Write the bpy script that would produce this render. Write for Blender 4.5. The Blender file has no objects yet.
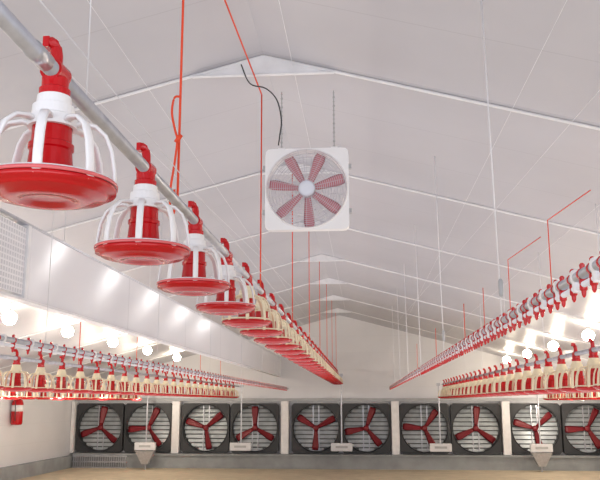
import bpy, bmesh, math, random
from mathutils import Vector, Matrix
random.seed(4)
C = bpy.context.scene.collection
E = 2.47          # eye height
F0 = 0.22         # finished floor level
RX = -0.87        # ridge x
RH = 3.09         # ridge above eye
SL = 0.265
YE = 29.0         # end wall
XL, XR = -10.5, 8.76
def zr(x): return E + RH - SL*abs(x-RX)

# ---------------------------------------------------------------- materials
def mat(name, col, rough=0.5, metal=0.0, var=0.06, scale=6.0, bump=0.0, spec=0.5, emit=None, es=0):
    m = bpy.data.materials.new(name); m.use_nodes = True
    nt = m.node_tree; b = nt.nodes["Principled BSDF"]
    tc = nt.nodes.new("ShaderNodeTexCoord")
    n = nt.nodes.new("ShaderNodeTexNoise"); n.inputs["Scale"].default_value = scale; n.inputs["Detail"].default_value = 4
    nt.links.new(tc.outputs["Object"], n.inputs["Vector"])
    r = nt.nodes.new("ShaderNodeValToRGB")
    r.color_ramp.elements[0].position = .3; r.color_ramp.elements[1].position = .7
    r.color_ramp.elements[0].color = (*[max(0, c*(1-var)) for c in col], 1)
    r.color_ramp.elements[1].color = (*[min(1, c*(1+var)) for c in col], 1)
    nt.links.new(n.outputs["Fac"], r.inputs["Fac"])
    nt.links.new(r.outputs["Color"], b.inputs["Base Color"])
    b.inputs["Roughness"].default_value = rough
    b.inputs["Metallic"].default_value = metal
    b.inputs["Specular IOR Level"].default_value = spec
    if bump:
        bp = nt.nodes.new("ShaderNodeBump"); bp.inputs["Strength"].default_value = bump; bp.inputs["Distance"].default_value = .02
        nt.links.new(n.outputs["Fac"], bp.inputs["Height"]); nt.links.new(bp.outputs["Normal"], b.inputs["Normal"])
    if emit:
        b.inputs["Emission Color"].default_value = (*emit, 1); b.inputs["Emission Strength"].default_value = es
    return m

def panel_mat(name, col, rough, axis, width, depth=.5, aniso=0, var=.03):
    """sheet panels with faint joints along one axis"""
    m = mat(name, col, rough, var=var, scale=.6)
    nt = m.node_tree; b = nt.nodes["Principled BSDF"]
    geo = nt.nodes.new("ShaderNodeNewGeometry")
    sep = nt.nodes.new("ShaderNodeSeparateXYZ"); nt.links.new(geo.outputs["Position"], sep.inputs[0])
    a = nt.nodes.new("ShaderNodeMath"); a.operation = 'DIVIDE'; a.inputs[1].default_value = width
    nt.links.new(sep.outputs[axis], a.inputs[0])
    f = nt.nodes.new("ShaderNodeMath"); f.operation = 'FRACT'; nt.links.new(a.outputs[0], f.inputs[0])
    g = nt.nodes.new("ShaderNodeMath"); g.operation = 'LESS_THAN'; g.inputs[1].default_value = .012
    nt.links.new(f.outputs[0], g.inputs[0])
    mx = nt.nodes.new("ShaderNodeMixRGB"); mx.blend_type = 'MULTIPLY'
    k = nt.nodes.new("ShaderNodeMath"); k.operation = 'MULTIPLY'; k.inputs[1].default_value = depth
    nt.links.new(g.outputs[0], k.inputs[0]); nt.links.new(k.outputs[0], mx.inputs[0])
    src = b.inputs["Base Color"].links[0].from_socket
    nt.links.new(src, mx.inputs[1]); mx.inputs[2].default_value = (.5, .5, .52, 1)
    nt.links.new(mx.outputs[0], b.inputs["Base Color"])
    if aniso:      # rolled sheet: highlights stretch vertically
        b.inputs["Anisotropic"].default_value = aniso
        cx = nt.nodes.new("ShaderNodeCombineXYZ"); cx.inputs[2].default_value = 1
        nt.links.new(cx.outputs[0], b.inputs["Tangent"])
    return m

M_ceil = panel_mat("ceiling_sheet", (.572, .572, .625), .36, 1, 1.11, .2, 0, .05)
M_wall = panel_mat("wall_sheet", (.80, .80, .84), .4, 2, .6, .2)
M_duct = panel_mat("duct_sheet", (.88, .88, .93), .20, 1, 3.33, .25, .95)
M_duct.node_tree.nodes["Principled BSDF"].inputs["Specular IOR Level"].default_value = .8
M_floor = mat("litter_floor", (.60, .51, .37), .9, var=.10, scale=3, bump=.3)
M_conc = mat("concrete_curb", (.32, .34, .36), .8, var=.15, scale=2, bump=.2)
M_white = mat("white_plastic", (.88, .87, .88), .35)
M_unit = mat("control_box_grey_white", (.74, .75, .78), .4)
M_cream = mat("cream_plastic", (.90, .80, .58), .35)
M_red = mat("red_plastic", (.54, .003, .007), .18)
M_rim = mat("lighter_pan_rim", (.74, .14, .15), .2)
M_redd = mat("dark_red_blade", (.22, .010, .018), .4)
M_pink = mat("faded_red_blade", (.62, .24, .28), .5)
M_galv = mat("galvanised_steel", (.52, .53, .58), .32, .7, var=.12, scale=12)
M_grey = mat("grey_plastic", (.45, .46, .48), .4)
M_guard = mat("guard_wire", (.66, .66, .72), .4)
M_black = mat("black_frame", (.035, .037, .042), .5)
M_cord = mat("orange_red_cord", (.80, .07, .02), .6)
M_wire = mat("steel_wire", (.70, .70, .74), .4, .2)
M_wwire = mat("white_cord", (.86, .86, .90), .5)
M_louv = mat("louver_slat", (.42, .46, .49), .35, .3, var=.2, scale=3)
M_louvback = mat("louver_gap", (.14, .15, .16), .7)
M_bulb = mat("lit_bulb", (1, .95, .85), .4, emit=(1, .87, .64), es=55)
M_batten = mat("white_batten", (.88, .88, .91), .4)

def grid_mat():
    m = mat("perforated_sheet", (.6, .6, .63), .4)
    nt = m.node_tree; b = nt.nodes["Principled BSDF"]
    geo = nt.nodes.new("ShaderNodeNewGeometry"); br = nt.nodes.new("ShaderNodeTexBrick")
    sep = nt.nodes.new("ShaderNodeSeparateXYZ"); cmb = nt.nodes.new("ShaderNodeCombineXYZ")
    nt.links.new(geo.outputs["Position"], sep.inputs[0]); nt.links.new(sep.outputs[1], cmb.inputs[0]); nt.links.new(sep.outputs[2], cmb.inputs[1])
    nt.links.new(cmb.outputs[0], br.inputs["Vector"])
    br.offset = 0; br.inputs["Scale"].default_value = 1; br.inputs["Brick Width"].default_value = .05; br.inputs["Row Height"].default_value = .05
    br.inputs["Mortar Size"].default_value = .008
    br.inputs["Color1"].default_value = (.66, .67, .72, 1); br.inputs["Color2"].default_value = (.64, .65, .70, 1); br.inputs["Mortar"].default_value = (.90, .90, .94, 1)
    nt.links.new(br.outputs["Color"], b.inputs["Base Color"])
    return m
M_grid = grid_mat()

# ---------------------------------------------------------------- mesh helpers
def mk(name, bm, m, smooth=False, parent=None, loc=None):
    bmesh.ops.recalc_face_normals(bm, faces=bm.faces)
    me = bpy.data.meshes.new(name); bm.to_mesh(me); bm.free()
    if smooth:
        for p in me.polygons: p.use_smooth = True
    me.materials.append(m)
    o = bpy.data.objects.new(name, me); C.objects.link(o)
    if parent: o.parent = parent
    if loc: o.location = loc
    return o
def top(o, label, cat, group=None, kind=None):
    o["label"] = label; o["category"] = cat
    if group: o["group"] = group
    if kind: o["kind"] = kind
    return o
def struct(o, label=None, cat=None):
    o["kind"] = "structure"
    if label: o["label"] = label
    if cat: o["category"] = cat
    return o
def empty(name, loc):
    o = bpy.data.objects.new(name, None); C.objects.link(o); o.location = loc; o.empty_display_size = .1
    return o
def box(bm, x0, x1, y0, y1, z0, z1):
    v = [bm.verts.new((x, y, z)) for x in (x0, x1) for y in (y0, y1) for z in (z0, z1)]
    for f in ((0,1,3,2),(4,6,7,5),(0,4,5,1),(2,3,7,6),(0,2,6,4),(1,5,7,3)):
        bm.faces.new([v[i] for i in f])
def frustum(bm, c, w0, d0, z0, w1, d1, z1):
    v = []
    for (w, d, z) in ((w0, d0, z0), (w1, d1, z1)):
        for sx, sy in ((-1,-1),(1,-1),(1,1),(-1,1)):
            v.append(bm.verts.new((c[0]+sx*w/2, c[1]+sy*d/2, z)))
    bm.faces.new(v[:4]); bm.faces.new(v[4:])
    for i in range(4): bm.faces.new((v[i], v[(i+1)%4], v[4+(i+1)%4], v[4+i]))
def lathe(bm, prof, n=28, axis='Z', c=(0,0,0), close=False):
    rings = []
    for r, z in prof:
        if r < 1e-5:
            p = (0, 0, z)
            if axis == 'Y': p = (0, z, 0)
            rings.append([bm.verts.new(Vector(p)+Vector(c))])
        else:
            rr = []
            for i in range(n):
                a = 2*math.pi*i/n
                p = (r*math.cos(a), r*math.sin(a), z) if axis == 'Z' else (r*math.cos(a), z, r*math.sin(a))
                rr.append(bm.verts.new(Vector(p)+Vector(c)))
            rings.append(rr)
    pairs = list(zip(rings, rings[1:]))
    if close: pairs.append((rings[-1], rings[0]))
    for a, b in pairs:
        if len(a) == 1 and len(b) == 1: continue
        for i in range(n):
            j = (i+1) % n
            if len(a) == 1: bm.faces.new((a[0], b[i], b[j]))
            elif len(b) == 1: bm.faces.new((a[i], a[j], b[0]))
            else: bm.faces.new((a[i], a[j], b[j], b[i]))
def tube(bm, pts, r, n=8, r2=None, closed=False, up=None):
    pts = [Vector(p) for p in pts]; rings = []
    N = len(pts)
    for i, p in enumerate(pts):
        if closed: d = pts[(i+1)%N]-pts[i-1]
        else: d = pts[min(i+1, N-1)]-pts[max(i-1, 0)]
        d.normalize()
        u = Vector(up) if up else (Vector((0,0,1)) if abs(d.z) < .9 else Vector((0,1,0)))
        s = d.cross(u)
        if s.length < 1e-4: s = d.cross(Vector((1,0,0)))
        s.normalize(); t = s.cross(d).normalized()
        rings.append([bm.verts.new(p+s*(r*math.cos(2*math.pi*k/n))+t*((r2 or r)*math.sin(2*math.pi*k/n))) for k in range(n)])
    for i in range(N if closed else N-1):
        a, b = rings[i], rings[(i+1)%N]
        for k in range(n):
            bm.faces.new((a[k], a[(k+1)%n], b[(k+1)%n], b[k]))
    if not closed:
        bm.faces.new(rings[0]); bm.faces.new(rings[-1][::-1])
def smooth_path(pts, seg=5):
    P = [Vector(p) for p in pts]; out = []
    for i in range(len(P)-1):
        p0, p1, p2, p3 = P[max(i-1, 0)], P[i], P[i+1], P[min(i+2, len(P)-1)]
        for j in range(seg):
            t = j/seg
            out.append(.5*((2*p1)+(p2-p0)*t+(2*p0-5*p1+4*p2-p3)*t*t+(3*p1-p0-3*p2+p3)*t**3))
    out.append(P[-1]); return out
def ring(bm, R, r, axis='Z', c=(0,0,0), n=32, m=6, r2=None):
    pts = []
    for i in range(n):
        a = 2*math.pi*i/n
        p = Vector((R*math.cos(a), R*math.sin(a), 0)) if axis == 'Z' else Vector((R*math.cos(a), 0, R*math.sin(a)))
        pts.append(p+Vector(c))
    tube(bm, pts, r, m, r2=r2, closed=True, up=(0,0,1) if axis == 'Z' else (0,1,0))

def spawn(root, parts, loc, rotz=0.0):
    r = root.copy(); C.objects.link(r); r.location = loc; r.rotation_euler[2] = rotz
    for p in parts:
        q = p.copy(); C.objects.link(q); q.parent = r
    return r

# ---------------------------------------------------------------- structure
bm = bmesh.new(); box(bm, XL-.3, XR+.3, -2, YE+.3, -.1, F0); struct(mk("floor", bm, M_floor), "tan litter covered floor", "floor")
bm = bmesh.new(); box(bm, XL-.15, XL, -2, YE+.15, 0, zr(XL)+.02); struct(mk("wall_left", bm, M_wall), "white sheet side wall", "wall")
bm = bmesh.new(); box(bm, XR, XR+.15, -2, YE+.15, 0, zr(XR)+.02); struct(mk("wall_right", bm, M_wall), "white sheet side wall", "wall")
bm = bmesh.new()
pr = [(XL, 0), (XR, 0), (XR, zr(XR)), (RX, zr(RX)), (XL, zr(XL))]
a = [bm.verts.new((x, YE, z)) for x, z in pr]; b = [bm.verts.new((x, YE+.15, z)) for x, z in pr]
bm.faces.new(a); bm.faces.new(b)
for i in range(5): bm.faces.new((a[i], a[(i+1)%5], b[(i+1)%5], b[i]))
struct(mk("wall_end", bm, M_wall), "white gable end wall", "wall")
bm = bmesh.new()
pr = [(XL-.2, zr(XL-.2)), (RX, zr(RX)), (XR+.2, zr(XR+.2)), (XR+.2, zr(XR+.2)+.12), (RX, zr(RX)+.12), (XL-.2, zr(XL-.2)+.12)]
a = [bm.verts.new((x, -2, z)) for x, z in pr]; b = [bm.verts.new((x, YE+.2, z)) for x, z in pr]
for q in ((0,1,4,5),(1,2,3,4)):
    bm.faces.new([a[i] for i in q]); bm.faces.new([b[i] for i in q])
for i in range(6): bm.faces.new((a[i], a[(i+1)%6], b[(i+1)%6], b[i]))
struct(mk("ceiling", bm, M_ceil), "light grey gabled sheet ceiling", "ceiling")

# rafters battens with ridge gusset
ti = 0
for k in range(8):
    y = 3.4+3.33*k
    if y > 28.9: break
    ti += 1
    bm = bmesh.new()
    for xe in (XL+.02, XR-.02):
        tube(bm, [(RX, y, zr(RX)-.018), (xe, y, zr(xe)-.018)], .014, 6)
    g = .58 if k < 2 else .40
    v = []
    for yy in (y-.012, y+.012):
        for (x, z) in ((RX-g, zr(RX-g)-.04), (RX+g, zr(RX+g)-.04), (RX, zr(RX)-.02)):
            v.append(bm.verts.new((x, yy, z)))
    bm.faces.new(v[:3]); bm.faces.new(v[3:])
    for i in range(3): bm.faces.new((v[i], v[(i+1)%3], v[3+(i+1)%3], v[3+i]))
    tube(bm, [(RX-g-.06, y-.02, zr(RX-g)-.05), (RX+g+.06, y-.02, zr(RX+g)-.05)], .014, 6)
    struct(mk("trim_%d" % ti, bm, M_batten, False), "white rafter batten with ridge gusset", "rafter")

# curb and ledge on end wall and left wall
bm = bmesh.new(); box(bm, XL+.25, XR-.01, 28.35, YE-.001, F0, .64); box(bm, XL+.25, XR-.01, 28.28, YE-.001, .64, .70)
struct(mk("baseboard_end", bm, M_conc), "grey concrete curb under the fans", "curb")
bm = bmesh.new(); box(bm, XL+.001, XL+.22, 0, YE-.01, F0, .62)
struct(mk("baseboard_left", bm, M_conc), "grey concrete curb along the side wall", "curb")
bm = bmesh.new(); box(bm, XL, XR, 28.85, YE-.002, 2.50, 2.60)
ti += 1; struct(mk("trim_%d" % ti, bm, M_grey), "grey rail above the fans", "rail")
# posts between fans
PC = [-8.6, -4.77, -.85, 2.93, 6.70]
for i in range(4):
    xx = (PC[i]+PC[i+1])/2
    bm = bmesh.new(); box(bm, xx-.13, xx+.13, 28.55, YE-.002, .705, 2.495)
    ti += 1; struct(mk("trim_%d" % ti, bm, M_white), "white post between exhaust fans", "post")
bm = bmesh.new(); box(bm, XL+.02, XL+.14, 28.55, YE-.002, .705, 2.495)
ti += 1; struct(mk("trim_%d" % ti, bm, M_white), "white corner post", "post")
# grille at curb
bm = bmesh.new()
for i in range(24):
    box(bm, -10.2+i*.08, -10.17+i*.08, 28.2, 28.23, .27, .62)
for z in (.22, .41, .6): box(bm, -10.22, -8.30, 28.19, 28.26, z, z+.04)
top(mk("vent_grille", bm, M_galv), "grey metal grille standing against the concrete curb", "grille")

# ---------------------------------------------------------------- feeders
def arc_rib(bm, ang):
    P = [(.050, -.170), (.088, -.160), (.128, -.168), (.160, -.198), (.179, -.246), (.189, -.308), (.191, -.37)]
    pts = [(r*math.cos(ang), r*math.sin(ang), z) for r, z in P]
    tang = (-math.sin(ang), math.cos(ang), 0)
    rings = []
    for i, p in enumerate(pts):
        p = Vector(p); d = (Vector(pts[min(i+1, 6)])-Vector(pts[max(i-1, 0)])).normalized()
        s = Vector(tang); t = s.cross(d).normalized()
        w = .0135; h = .006
        rings.append([bm.verts.new(p+s*a*w+t*b*h) for a, b in ((-1,-.5),(-.7,-1),(.7,-1),(1,-.5),(1,.5),(.7,1),(-.7,1),(-1,.5))])
    for A, B in zip(rings, rings[1:]):
        for k in range(8): bm.faces.new((A[k], A[(k+1)%8], B[(k+1)%8], B[k]))
    bm.faces.new(rings[0]); bm.faces.new(rings[-1][::-1])

def feeder_proto(white, rim=False):
    root = empty("pan_feeder", (0, 0, 0)); parts = []
    bm = bmesh.new()
    prof = [(0,-.390),(.04,-.391),(.07,-.394),(.085,-.403),(.118,-.405),(.142,-.400),(.150,-.394),(.184,-.390),(.196,-.384),(.197,-.377),(.216,-.375),(.219,-.362),(.210,-.354),(.192,-.356),(.184,-.374),(.16,-.381),(.13,-.390),(.09,-.389),(.055,-.382),(0,-.375)]
    lathe(bm, [(r*.91, z) for r, z in prof], 40)
    parts.append(mk("pan", bm, M_red, True, root))
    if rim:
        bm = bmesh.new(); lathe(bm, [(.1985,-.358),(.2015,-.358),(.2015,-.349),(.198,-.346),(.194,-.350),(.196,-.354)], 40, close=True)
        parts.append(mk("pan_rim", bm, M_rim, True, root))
    bm = bmesh.new()
    for i in range(8): arc_rib(bm, 2*math.pi*(i+.35)/8)
    ring(bm, .188, .007, c=(0,0,-.347), n=40)
    ring(bm, .060, .012, c=(0,0,-.165), n=24)
    parts.append(mk("grill", bm, white, True, root))
    bm = bmesh.new()
    lathe(bm, [(.044,-.075),(.050,-.078),(.052,-.105),(.062,-.11),(.064,-.14),(.072,-.145),(.073,-.178),(.060,-.178),(.045,-.14),(.044,-.10)], 28, close=True)
    parts.append(mk("cone", bm, white, False, root))
    bm = bmesh.new()
    lathe(bm, [(0,-.165),(.058,-.165),(.060,-.225),(.067,-.23),(.067,-.245),(.062,-.25),(.070,-.33),(.088,-.378),(0,-.378)], 28)
    parts.append(mk("feed_tube", bm, M_red, False, root))
    bm = bmesh.new()
    lathe(bm, [(0,-.08),(.046,-.08),(.047,-.055),(.040,-.05),(.041,-.02),(.034,-.018),(.032,.0),(.0,.0)], 20)
    lathe(bm, [(.0255,-.036),(.035,-.036),(.035,.036),(.0255,.036)], 20, axis='Y', close=True)
    tube(bm, [(0,0,.028),(0,0,.055),(-.004,0,.078),(-.014,0,.096),(-.026,0,.104)], .019, 10)
    box(bm, -.040, -.02, -.02, .02, .082, .116)
    parts.append(mk("clamp", bm, M_red, False, root))
    return root, parts

fw = feeder_proto(M_white, True); fc = feeder_proto(M_cream)
def line(x, z, y0, n, sp, proto, group, label, sc=1.0):
    for i in range(n):
        o = spawn(proto[0], proto[1], (x, y0+i*sp, z), random.uniform(-.12, .12))
        o.scale = (sc, sc, sc)
        top(o, label, "feeder", group)
def pipe(name, x, z, y0, y1, r, m, label, cat):
    bm = bmesh.new()
    tube(bm, [(x, y0, z), (x, y1, z)], r, 16)
    y = y0+1.5
    while y < y1:      # sleeve couplings
        tube(bm, [(x, y-.05, z), (x, y+.05, z)], r*1.12, 16); y += 3.09
    o = mk(name, bm, m, True); top(o, label, cat)
    return o
SP = 1.03
XC, XA, XB = -.926, -4.3, 2.6
ZC, ZA, ZB = E+.985, E+.53, E+.58
G = "feeders on the raised middle feed line"
line(XC, ZC, 2.23, 4, SP, fw, G, "red pan feeder with white grill hanging from raised feed pipe")
line(XC, ZC, 2.23+4*SP-.05, 24, .93, fc, G, "red pan feeder with cream grill hanging from raised feed pipe")
line(XA, ZA, 8.2, 25, .76, fc, "feeders on the second feed line", "red pan feeder with cream grill hanging from low feed pipe", 1.0)
line(XB, ZB, 7.9, 26, .76, fc, "feeders on the third feed line", "red pan feeder with cream grill under lit lamp row", 1.16)
line(-7.6, E+.50, 16.2, 13, .86, fc, "feeders on the outer feed line", "small red pan feeder with cream grill near side wall", 1.1)
line(5.9, E+.50, 18.9, 10, .86, fc, "feeders on the outer feed line beside lamps", "small red pan feeder with cream grill beyond lamps", 1.1)
for p in (fw, fc):
    for o in p[1]: bpy.data.objects.remove(o)
    bpy.data.objects.remove(p[0])
pipe("feed_pipe", XC, ZC, .6, 27.9, .025, M_galv, "galvanised feed pipe carrying raised pan feeders", "pipe")
pipe("feed_pipe", XA, ZA, 6, 27.6, .025, M_galv, "galvanised feed pipe carrying cream-grilled feeders", "pipe")
pipe("feed_pipe", XB, ZB, 6, 27.6, .027, M_galv, "galvanised feed pipe beside the lamp row", "pipe")
pipe("feed_pipe", -7.6, E+.50, 13, 27.6, .027, M_galv, "galvanised feed pipe near side wall", "pipe")
pipe("feed_pipe", 5.9, E+.50, 17, 27.6, .027, M_galv, "galvanised feed pipe near far side wall", "pipe")
bm = bmesh.new(); tube(bm, [(XC+.01, .6, ZC+.15), (XC+.01, 27.5, ZC+.15)], .0025, 6)
top(mk("shock_wire", bm, M_wire, True), "thin steel wire running above raised feed pipe", "wire")

# ---------------------------------------------------------------- drinker lines
def drinker(x, z, y0, y1, ys, label):
    root = empty("drinker_line", (x, y0, z)); top(root, label, "drinker line")
    L = y1-y0
    bm = bmesh.new(); tube(bm, [(0, 0, .050), (0, L, .050)], .020, 12)
    mk("support_rail", bm, M_galv, True, root)
    bm = bmesh.new(); tube(bm, [(0, 0, .010), (0, L, .010)], .012, 12)
    mk("water_pipe", bm, M_wwire, True, root)
    bm = bmesh.new()
    lathe(bm, [(0,.03),(.013,.03),(.015,.0),(.015,-.010),(.010,-.014),(.008,-.030),(.004,-.038),(0,-.040)], 12)
    box(bm, -.014, .014, -.008, .008, .015, .045)
    lathe(bm, [(.0205,-.008),(.0240,-.008),(.0240,.008),(.0205,.008)], 14, axis='Y', c=(0,0,.05), close=True)
    lathe(bm, [(0,.07),(.010,.073),(.011,.086),(.005,.093),(0,.093)], 10)
    nip = mk("nipple", bm, M_red, False, root); nip.location = (0, ys[0], 0)
    bm = bmesh.new()
    lathe(bm, [(0,.076),(.010,.082),(.018,.078),(.024,.066),(.024,.04),(.018,.03),(.015,-.008),(0,-.008)], 12)
    sad = mk("saddle_clip", bm, M_white, False, root); sad.location = (0, ys[0]+.07, 0)
    for i, y in enumerate(ys[1:]):
        if y > L-.1: break
        q = nip.copy(); C.objects.link(q); q.location = (0, y+random.uniform(-.03, .03), 0)
        if i % 2 == 0:
            q = sad.copy(); C.objects.link(q); q.location = (0, y+.07, 0)
drinker(.83, E+.425, 2.3, 27.5, [.1+.14*i for i in range(68)]+[9.7+.5*i for i in range(31)], "grey pipe rail with white water pipe and red nipples")
drinker(-2.6, E+.40, 5.2, 27.5, [.1+.25*i for i in range(88)], "low grey rail with water pipe and red nipples below duct")

# ---------------------------------------------------------------- duct panel
root = empty("air_duct", (-3.0, 4.0, E+.90)); top(root, "glossy white sheet air duct with perforated first section", "duct")
def child_box(name, m, *b):
    bm = bmesh.new(); box(bm, *b); return mk(name, bm, m, False, root)
y0 = 6.85-4
child_box("duct_body", M_duct, -.1, 0, y0, 24.9, 0, .66)
child_box("perforated_panel", M_grid, -.1, -.01, 0, y0-.03, .03, .63)
child_box("seam_strip", M_batten, -.1, .012, y0-.03, y0+.03, 0, .66)
child_box("top_rail", M_galv, -.11, .01, 0, 24.9, .66, .68)
child_box("bottom_rail", M_batten, -.11, .01, 0, 24.9, -.02, 0)
bm = bmesh.new()
for k in range(8):
    y = .5+3.33*k
    if y < 24.8: tube(bm, [(-.05, y, .68), (-.05, y, zr(-3.05)-(E+.90)-.002)], .004, 6)
mk("hanging_rods", bm, M_wire, False, root)

# ---------------------------------------------------------------- circulation fan
def blade_mesh(r0, r1, w0, w1, pitch, th=.006, seg=7):
    bm = bmesh.new(); rings = []
    for i in range(seg+1):
        t = i/seg; r = r0+(r1-r0)*t
        w = (w0+(w1-w0)*min(1, t*1.3))*(1 if t < .9 else .82)
        ang = pitch*(1-.45*t)
        R = Matrix.Rotation(ang, 3, 'Z')
        row = []
        for a, b in ((-1,0),(-.5,.9),(0,1.1),(.5,.9),(1,0),(.5,-.2),(0,-.1),(-.5,-.2)):
            p = R @ Vector((a*w/2, b*th+(.06*w*(1-a*a)), 0)); p.z = r
            row.append(bm.verts.new(p))
        rings.append(row)
    for A, B in zip(rings, rings[1:]):
        for k in range(8): bm.faces.new((A[k], A[(k+1)%8], B[(k+1)%8], B[k]))
    bm.faces.new(rings[0]); bm.faces.new(rings[-1][::-1])
    return bm
def sq_frame(bm, S, R, y0, y1, corner=.0, n=64, lip=.02, proud=.6):
    """square plate with round opening and square side skirts"""
    h = S/2
    def sqp(a):
        c, s = math.cos(a), math.sin(a); k = h/max(abs(c), abs(s)); x, z = c*k, s*k
        if corner:
            ax, az = abs(x), abs(z); cc = h-corner
            if ax > cc and az > cc:
                v = Vector((ax-cc, az-cc)); v = v.normalized()*corner
                x = math.copysign(cc+v.x, x); z = math.copysign(cc+v.y, z)
        return x, z
    loops = []
    for i in range(n):
        a = 2*math.pi*(i+.5)/n
        x, z = sqp(a); c, s = math.cos(a), math.sin(a)
        loops.append([bm.verts.new(p) for p in ((x, y1, z), (x, y0, z), ((R+lip)*c, y0, (R+lip)*s), (R*c, y0-lip*proud, R*s), ((R-.008)*c, y0, (R-.008)*s), ((R-.008)*c, y1, (R-.008)*s))])
    for i in range(n):
        A, B = loops[i], loops[(i+1)%n]
        for k in range(5): bm.faces.new((A[k], A[k+1], B[k+1], B[k]))
        bm.faces.new((A[5], A[0], B[0], B[5]))
FX, FY, FZ = -.475, 6.75, E+1.82
M_fanw = mat("fan_housing_white", (.96, .96, .98), .35, var=.01)
M_hub = mat("hub_blue_white", (.80, .84, .95), .35, var=.02)
root = empty("circulation_fan", (FX, FY, FZ))
top(root, "white square fan with faded red blades hung from rafter", "fan")
bm = bmesh.new(); sq_frame(bm, .73, .353, -.040, .045, corner=.045, n=96, lip=.009, proud=2.2)
mk("housing", bm, M_fanw, False, root)
bm = bmesh.new()
for R in [.075+.018*i for i in range(16)]: ring(bm, R, .0017, 'Y', (0, -.062, 0), n=48, m=4)
for i in range(28):
    a = 2*math.pi*i/28
    tube(bm, [(.07*math.cos(a), -.062, .07*math.sin(a)), (.352*math.cos(a), -.062, .352*math.sin(a))], .0015, 4)
mk("front_guard", bm, M_guard, False, root)
bm = bmesh.new()
for R in [.08+.026*i for i in range(11)]: ring(bm, R, .0026, 'Y', (0, .048, 0), n=40, m=4)
for i in range(24):
    a = 2*math.pi*(i+.5)/24
    tube(bm, [(.05*math.cos(a), .048, .05*math.sin(a)), (.346*math.cos(a), .048, .346*math.sin(a))], .0028, 4)
mk("rear_guard", bm, M_guard, False, root)
bm = bmesh.new(); lathe(bm, [(0,-.07),(.04,-.069),(.064,-.064),(.072,-.05),(.072,.02),(0,.02)], 28, axis='Y')
mk("hub", bm, M_hub, True, root)
bm = bmesh.new(); lathe(bm, [(0,.02),(.05,.02),(.05,.09),(0,.09)], 20, axis='Y'); mk("motor", bm, M_white, True, root)
for i in range(7):
    bl = mk("blade", blade_mesh(.06, .336, .055, .100, .40), M_pink, True, root)
    bl.rotation_euler = (0, math.radians(22+360/7*i), 0)
for x in (-.225, .24):
    bm = bmesh.new()
    tube(bm, [(x, 0, .365), (x, -.03, .90)], .0045, 6)
    for j in range(13): ring(bm, .009, .003, 'Y' if j % 2 else 'Z', (x, -.015, .39+j*.041), n=8, m=4)
    mk("hanging_chain", bm, M_grey, False, root)
for x, z in ((-.374, .2), (.374, .2), (.374, -.2), (-.374, -.2)):
    bm = bmesh.new(); box(bm, x-.014, x+.014, -.02, .03, z-.02, z+.02); mk("bracket", bm, M_grey, False, root)
for x in (-.225, .24):
    bm = bmesh.new(); box(bm, x-.03, x+.03, -.03, .03, .362, .378); mk("rail_clip", bm, M_white, False, root)
# cable
bm = bmesh.new()
tube(bm, smooth_path([(-1.05, 6.60, zr(-1.05)-.1), (-.97, 6.60, E+2.76), (-.83, 6.60, E+2.71), (-.73, 6.60, E+2.60), (-.69, 6.61, E+2.42), (-.705, 6.63, E+2.28), (-.72, 6.66, E+2.20)]), .006, 6)
top(mk("power_cable", bm, M_black, True), "black cable looping from rafter to hanging fan", "cable")

# ---------------------------------------------------------------- exhaust fans
S = 1.70
ebm = bmesh.new(); sq_frame(ebm, S, .80, -.12, .16, corner=.0, n=64, lip=.03)
e_house = ebm
eroot = empty("exhaust_fan", (0, 0, 0))
ep = [mk("housing", e_house, M_black, False, eroot)]
bm = bmesh.new()
for i in range(11):
    z = -.74+i*.148
    w = math.sqrt(max(.01, .785**2-z*z))
    v = [bm.verts.new(p) for p in ((-w, .085, z-.055), (w, .085, z-.055), (w, .115, z+.050), (-w, .115, z+.050), (-w, .10, z-.06), (w, .10, z-.06), (w, .125, z+.05), (-w, .125, z+.05))]
    bm.faces.new(v[:4]); bm.faces.new(v[4:]); bm.faces.new((v[0], v[1], v[5], v[4])); bm.faces.new((v[3], v[2], v[6], v[7]))
ep.append(mk("louver", bm, M_louv, False, eroot))
bm = bmesh.new(); lathe(bm, [(0,.135),(.785,.135),(.785,.145),(0,.145)], 48, axis='Y'); ep.append(mk("shutter_back", bm, M_louvback, False, eroot))
bm = bmesh.new(); lathe(bm, [(0,-.06),(.07,-.055),(.10,-.03),(.10,.05),(0,.05)], 24, axis='Y'); ep.append(mk("hub", bm, M_redd, True, eroot))
bm = bmesh.new()
for s in (-1, 1): box(bm, s*.10-.015, s*.10+.015, .055, .085, -.78, .78)
ep.append(mk("strut", bm, M_galv, False, eroot))
b3 = []
for i in range(3):
    bl = mk("blade", blade_mesh(.08, .75, .13, .25, .45, th=.012), M_redd, True, eroot)
    b3.append(bl)
rots = [10, 25, 50, 0, 62, 20, 35, 5, 48, 28]
k = 0
for pc in PC:
    for s in (-.88, .88):
        r = eroot.copy(); C.objects.link(r); r.location = (pc+s, 28.82, 1.575)
        top(r, "large black-framed exhaust fan with three red blades", "fan", "exhaust fans in the end wall")
        for p in ep:
            q = p.copy(); C.objects.link(q); q.parent = r
        for i, p in enumerate(b3):
            q = p.copy(); C.objects.link(q); q.parent = r
            q.rotation_euler = (0, math.radians(rots[k]+120*i), 0)
        k += 1
for o in ep+b3+[eroot]: bpy.data.objects.remove(o)

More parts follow.
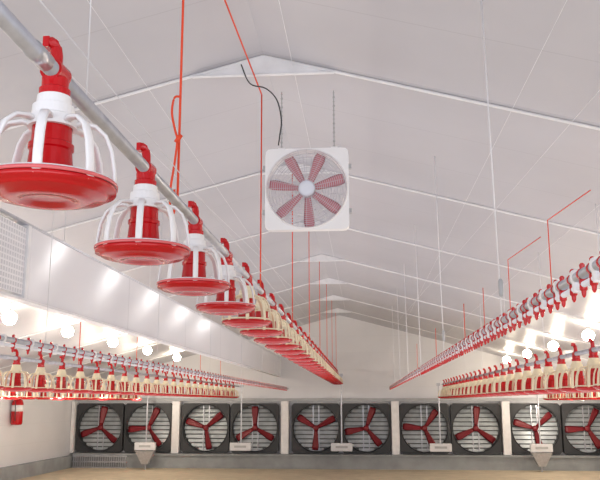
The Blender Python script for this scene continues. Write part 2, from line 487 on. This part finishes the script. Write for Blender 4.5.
# ---------------------------------------------------------------- end units
for x, lz, hop in ((-7.5, E+.50, 1), (-4.22, E+.53, 0), (-.80, E+.9, 0), (2.48, E+.58, 0), (5.75, E+.50, 1)):
    r = empty("feed_line_end_unit", (x, 27.75, F0)); top(r, "white control box on grey post above galvanised hopper" if hop else "white control box on grey post ending a feed line", "control unit", "feed line end units")
    bm = bmesh.new(); tube(bm, [(0, 0, 0 if hop else .64), (0, 0, lz-F0)], .024, 10); box(bm, -.06, .06, -.05, .05, lz-.04-F0, lz+.05-F0); mk("post", bm, M_galv, False, r)
    bm = bmesh.new(); box(bm, -.36, .36, -.17, -.03, .64, .90)
    bmesh.ops.bevel(bm, geom=bm.edges[:], offset=.015, segments=2, affect='EDGES'); mk("box", bm, M_unit, False, r)
    bm = bmesh.new(); box(bm, -.2, .2, -.176, -.168, .74, .81); mk("label_strip", bm, M_grey, False, r)
    if hop:
        bm = bmesh.new(); frustum(bm, (0, -.05), .22, .15, .18, .66, .28, .62); mk("hopper", bm, M_galv, False, r)

# ---------------------------------------------------------------- lamps
lroot = empty("hanging_lamp", (0, 0, 0)); lp = []
bm = bmesh.new(); lathe(bm, [(0,-.15),(.055,-.145),(.097,-.113),(.122,-.06),(.126,-.01),(.108,.035),(.068,.07),(.03,.085),(0,.085)], 20); lp.append(mk("bulb", bm, M_bulb, True, lroot))
bm = bmesh.new(); lathe(bm, [(0,.086),(.03,.086),(.032,.11),(.015,.12),(0,.12)], 12); lp.append(mk("socket", bm, M_grey, True, lroot))
def lamp(x, y, z):
    r = lroot.copy(); C.objects.link(r); r.location = (x, y, z); top(r, "lit warm bulb hanging close under sloping ceiling", "lamp", "ceiling lamps")
    for p in lp:
        q = p.copy(); C.objects.link(q); q.parent = r
    bm = bmesh.new(); tube(bm, [(0, 0, .11), (0, 0, zr(x)-z)], .008, 6); mk("cord", bm, M_white, False, r)
LA = (3.2, 6.9, 10.4, 13.6, 16.4, 19.5, 22.7, 26.4); LB = (3.6, 7.2, 10.6, 14.0, 17.3, 20.5, 23.8, 27.2)
for y in LA: lamp(-6.2, y, E+1.48)
for y in LB: lamp(4.7, y, E+1.40)
for o in lp+[lroot]: bpy.data.objects.remove(o)
def point(x, y, z, p, rad=.03):  # unseen fill points below the bulbs, added to spread their warm light
    l = bpy.data.lights.new("added_fill_point", 'POINT'); l.energy = p; l.color = (1, .88, .72); l.shadow_soft_size = rad
    o = bpy.data.objects.new("added_fill_point", l); C.objects.link(o); o.location = (x, y, z)
for y in LA: point(-7.4, y, E-.1, 52)
for y in LB: point(6.2, y, E-.1, 58)
# unseen spots without fixtures, added to put bright streaks on the duct face
for y in (13.2, 16.2, 19.4, 22.8, 26.2):
    l = bpy.data.lights.new("added_streak_spot", 'SPOT'); l.energy = 14; l.color = (1, .97, .95); l.shadow_soft_size = .05
    l.spot_size = math.radians(34); l.spot_blend = .9
    o = bpy.data.objects.new("added_streak_spot", l); C.objects.link(o); o.location = (-.75, y, E+2.55)
    tgt = Vector((-3.0, y*3/5.25, E+1.25))
    o.rotation_euler = (tgt-Vector(o.location)).to_track_quat('-Z', 'Y').to_euler()

# ---------------------------------------------------------------- cords
def cord(pts, r, m, label, name="suspension_cord", group="suspension cords"):
    bm = bmesh.new(); tube(bm, pts, r, 6)
    return top(mk(name, bm, m, True), label, "cord", group)
for i in range(8):
    y = 3.85+3.27*i
    ztop = zr(XC)-.005 if i != 1 else E+2.86
    cord([(XC, y, ZC+.02), (XC-.005, y, ztop)], .0065 if i < 3 else .006, M_cord, "orange-red cord holding the raised feed pipe")
for (px_, pz, ys) in ((XB, ZB, (8.9, 11.9, 15.0, 18.1, 21.2)), (XA, ZA, (11.9, 15, 18, 21, 24))):
    for y in ys:
        cord([(px_, y, pz+.02), (px_, y, zr(px_)-.005)], .006, M_cord if px_ < 0 else M_wwire, "thin cord holding a low feed pipe")
for y, h, out in ((3.58, .80, 1), (4.60, .80, 1), (5.6, .78, 0), (6.7, .80, 0), (9.4, .84, 0), (12.8, .9, 0)):
    pts = [(.83, y, E+.49), (.83, y, E+h)]
    if out: pts.append((1.0, y-.10, E+h+.11))
    cord(pts, .0024 if y < 6 else .0034, M_cord, "red cord stay rising from water line", "cord_stay", "red cord stays above the water line")
for y in (4.9, 8.5, 12.0, 15.5, 19, 22.5):
    cord([(.83, y, E+.49), (.80, y, zr(.80)-.005)], .0045, M_wwire, "thin white cord holding the water pipe")
    cord([(-2.6, y+1.5, E+.47), (-2.6, y+1.5, zr(-2.6)-.005)], .003, M_wire, "thin steel wire holding the low water pipe")
cord([(XC-.005, 7.12, E+2.86), (-.99, 5.5, E+2.93), (-1.03, 4.6, E+2.96), (-1.06, 3.9, zr(-1.06)-.005)], .007, M_cord, "red pull cord running along ridge", "pull_cord")
for x, x1 in ((-.6, -.6), (1.3, 1.3), (2.0, 1.0), (-1.9, -1.9), (-2.6, -1.4), (XB, XB), (4.2, 4.2), (-4.3, -4.3)):
    cord([(x, 1, zr(x)-.05), (x1, 28, zr(x1)-.05)], .0024, M_wwire, "thin winch cable running under ceiling", "winch_cable", "winch cables")
cord([(XC, 2.5, ZC+.03), (XC-.02, 2.5, zr(XC)-.005)], .0025, M_wire, "thin steel wire holding first feeder section")
# knotted tail on the first cord
bm = bmesh.new()
tube(bm, smooth_path([(XC, 3.84, ZC+.56), (XC-.028, 3.83, ZC+.55), (XC-.038, 3.83, ZC+.47), (XC-.020, 3.83, ZC+.38), (XC-.006, 3.83, ZC+.32), (XC-.016, 3.83, ZC+.2), (XC-.034, 3.83, ZC+.05), (XC-.030, 3.84, ZC-.04), (XC-.012, 3.84, ZC-.05), (XC-.010, 3.82, ZC+.06)]), .006, 6)
tube(bm, [(XC-.012, 3.83, ZC+.31), (XC+.012, 3.83, ZC+.35)], .013, 8)
top(mk("knotted_cord", bm, M_cord, True), "loose orange-red knotted cord tail", "cord")
for y in (4.9, 8.5):
    bm = bmesh.new(); lathe(bm, [(0,-.06),(.012,-.055),(.015,-.03),(.015,.04),(.008,.05),(0,.055)], 12); 
    top(mk("cord_adjuster", bm, M_grey, True, None, (.83, y-.02, E+.68)), "small grey adjuster on a white cord", "adjuster", "cord adjusters")

# ---------------------------------------------------------------- red wall unit
r = empty("fire_extinguisher", (XL+.18, 23.6, 2.22)); top(r, "red fire extinguisher mounted on white side wall", "fire extinguisher")
bm = bmesh.new(); lathe(bm, [(0,-.42),(.15,-.41),(.17,-.36),(.17,.2),(.14,.30),(.06,.36),(0,.36)], 20); mk("tank", bm, M_red, True, r)
bm = bmesh.new(); lathe(bm, [(.173,-.02),(.173,.16),(.170,.16),(.170,-.02)], 20, close=True); mk("label_band", bm, M_white, True, r)
bm = bmesh.new(); box(bm, -.03, .03, -.03, .03, .36, .45); box(bm, -.02, .02, -.16, .04, .45, .48); mk("valve", bm, M_black, False, r)
bm = bmesh.new(); tube(bm, [(0,-.03,.41),(.02,-.18,.39),(.03,-.22,.2),(.03,-.20,-.1),(.03,-.18,-.3)], .014, 6); mk("hose", bm, M_black, True, r)

# ---------------------------------------------------------------- light
def area(loc, rot, sx, sy, p, col):
    l = bpy.data.lights.new("added_fill_area", 'AREA'); l.shape = 'RECTANGLE'; l.size = sx; l.size_y = sy; l.energy = p; l.color = col
    o = bpy.data.objects.new("added_fill_area", l); C.objects.link(o); o.location = loc; o.rotation_euler = [math.radians(a) for a in rot]
area((-.8, -1.8, 2.6), (88, 0, 0), 12, 2.6, 250, (.91, .93, 1))  # soft fill added behind the camera
area((-.8, 13.5, .27), (180, 0, 0), 13, 16, 440, (.82, .87, 1))  # upward fill added near the floor to brighten the ceiling, like floor bounce
w = bpy.data.worlds.new("world"); bpy.context.scene.world = w; w.use_nodes = True
w.node_tree.nodes["Background"].inputs[0].default_value = (.86, .91, 1, 1); w.node_tree.nodes["Background"].inputs[1].default_value = .55

cam = bpy.data.cameras.new("camera"); co = bpy.data.objects.new("camera", cam); C.objects.link(co)
cam.lens = 48; cam.sensor_width = 36; cam.clip_end = 200
co.location = (0, 0, E); co.rotation_euler = (math.radians(90+11.45), 0, math.radians(4.55))
bpy.context.scene.camera = co
bpy.context.scene.view_settings.view_transform = 'Standard'
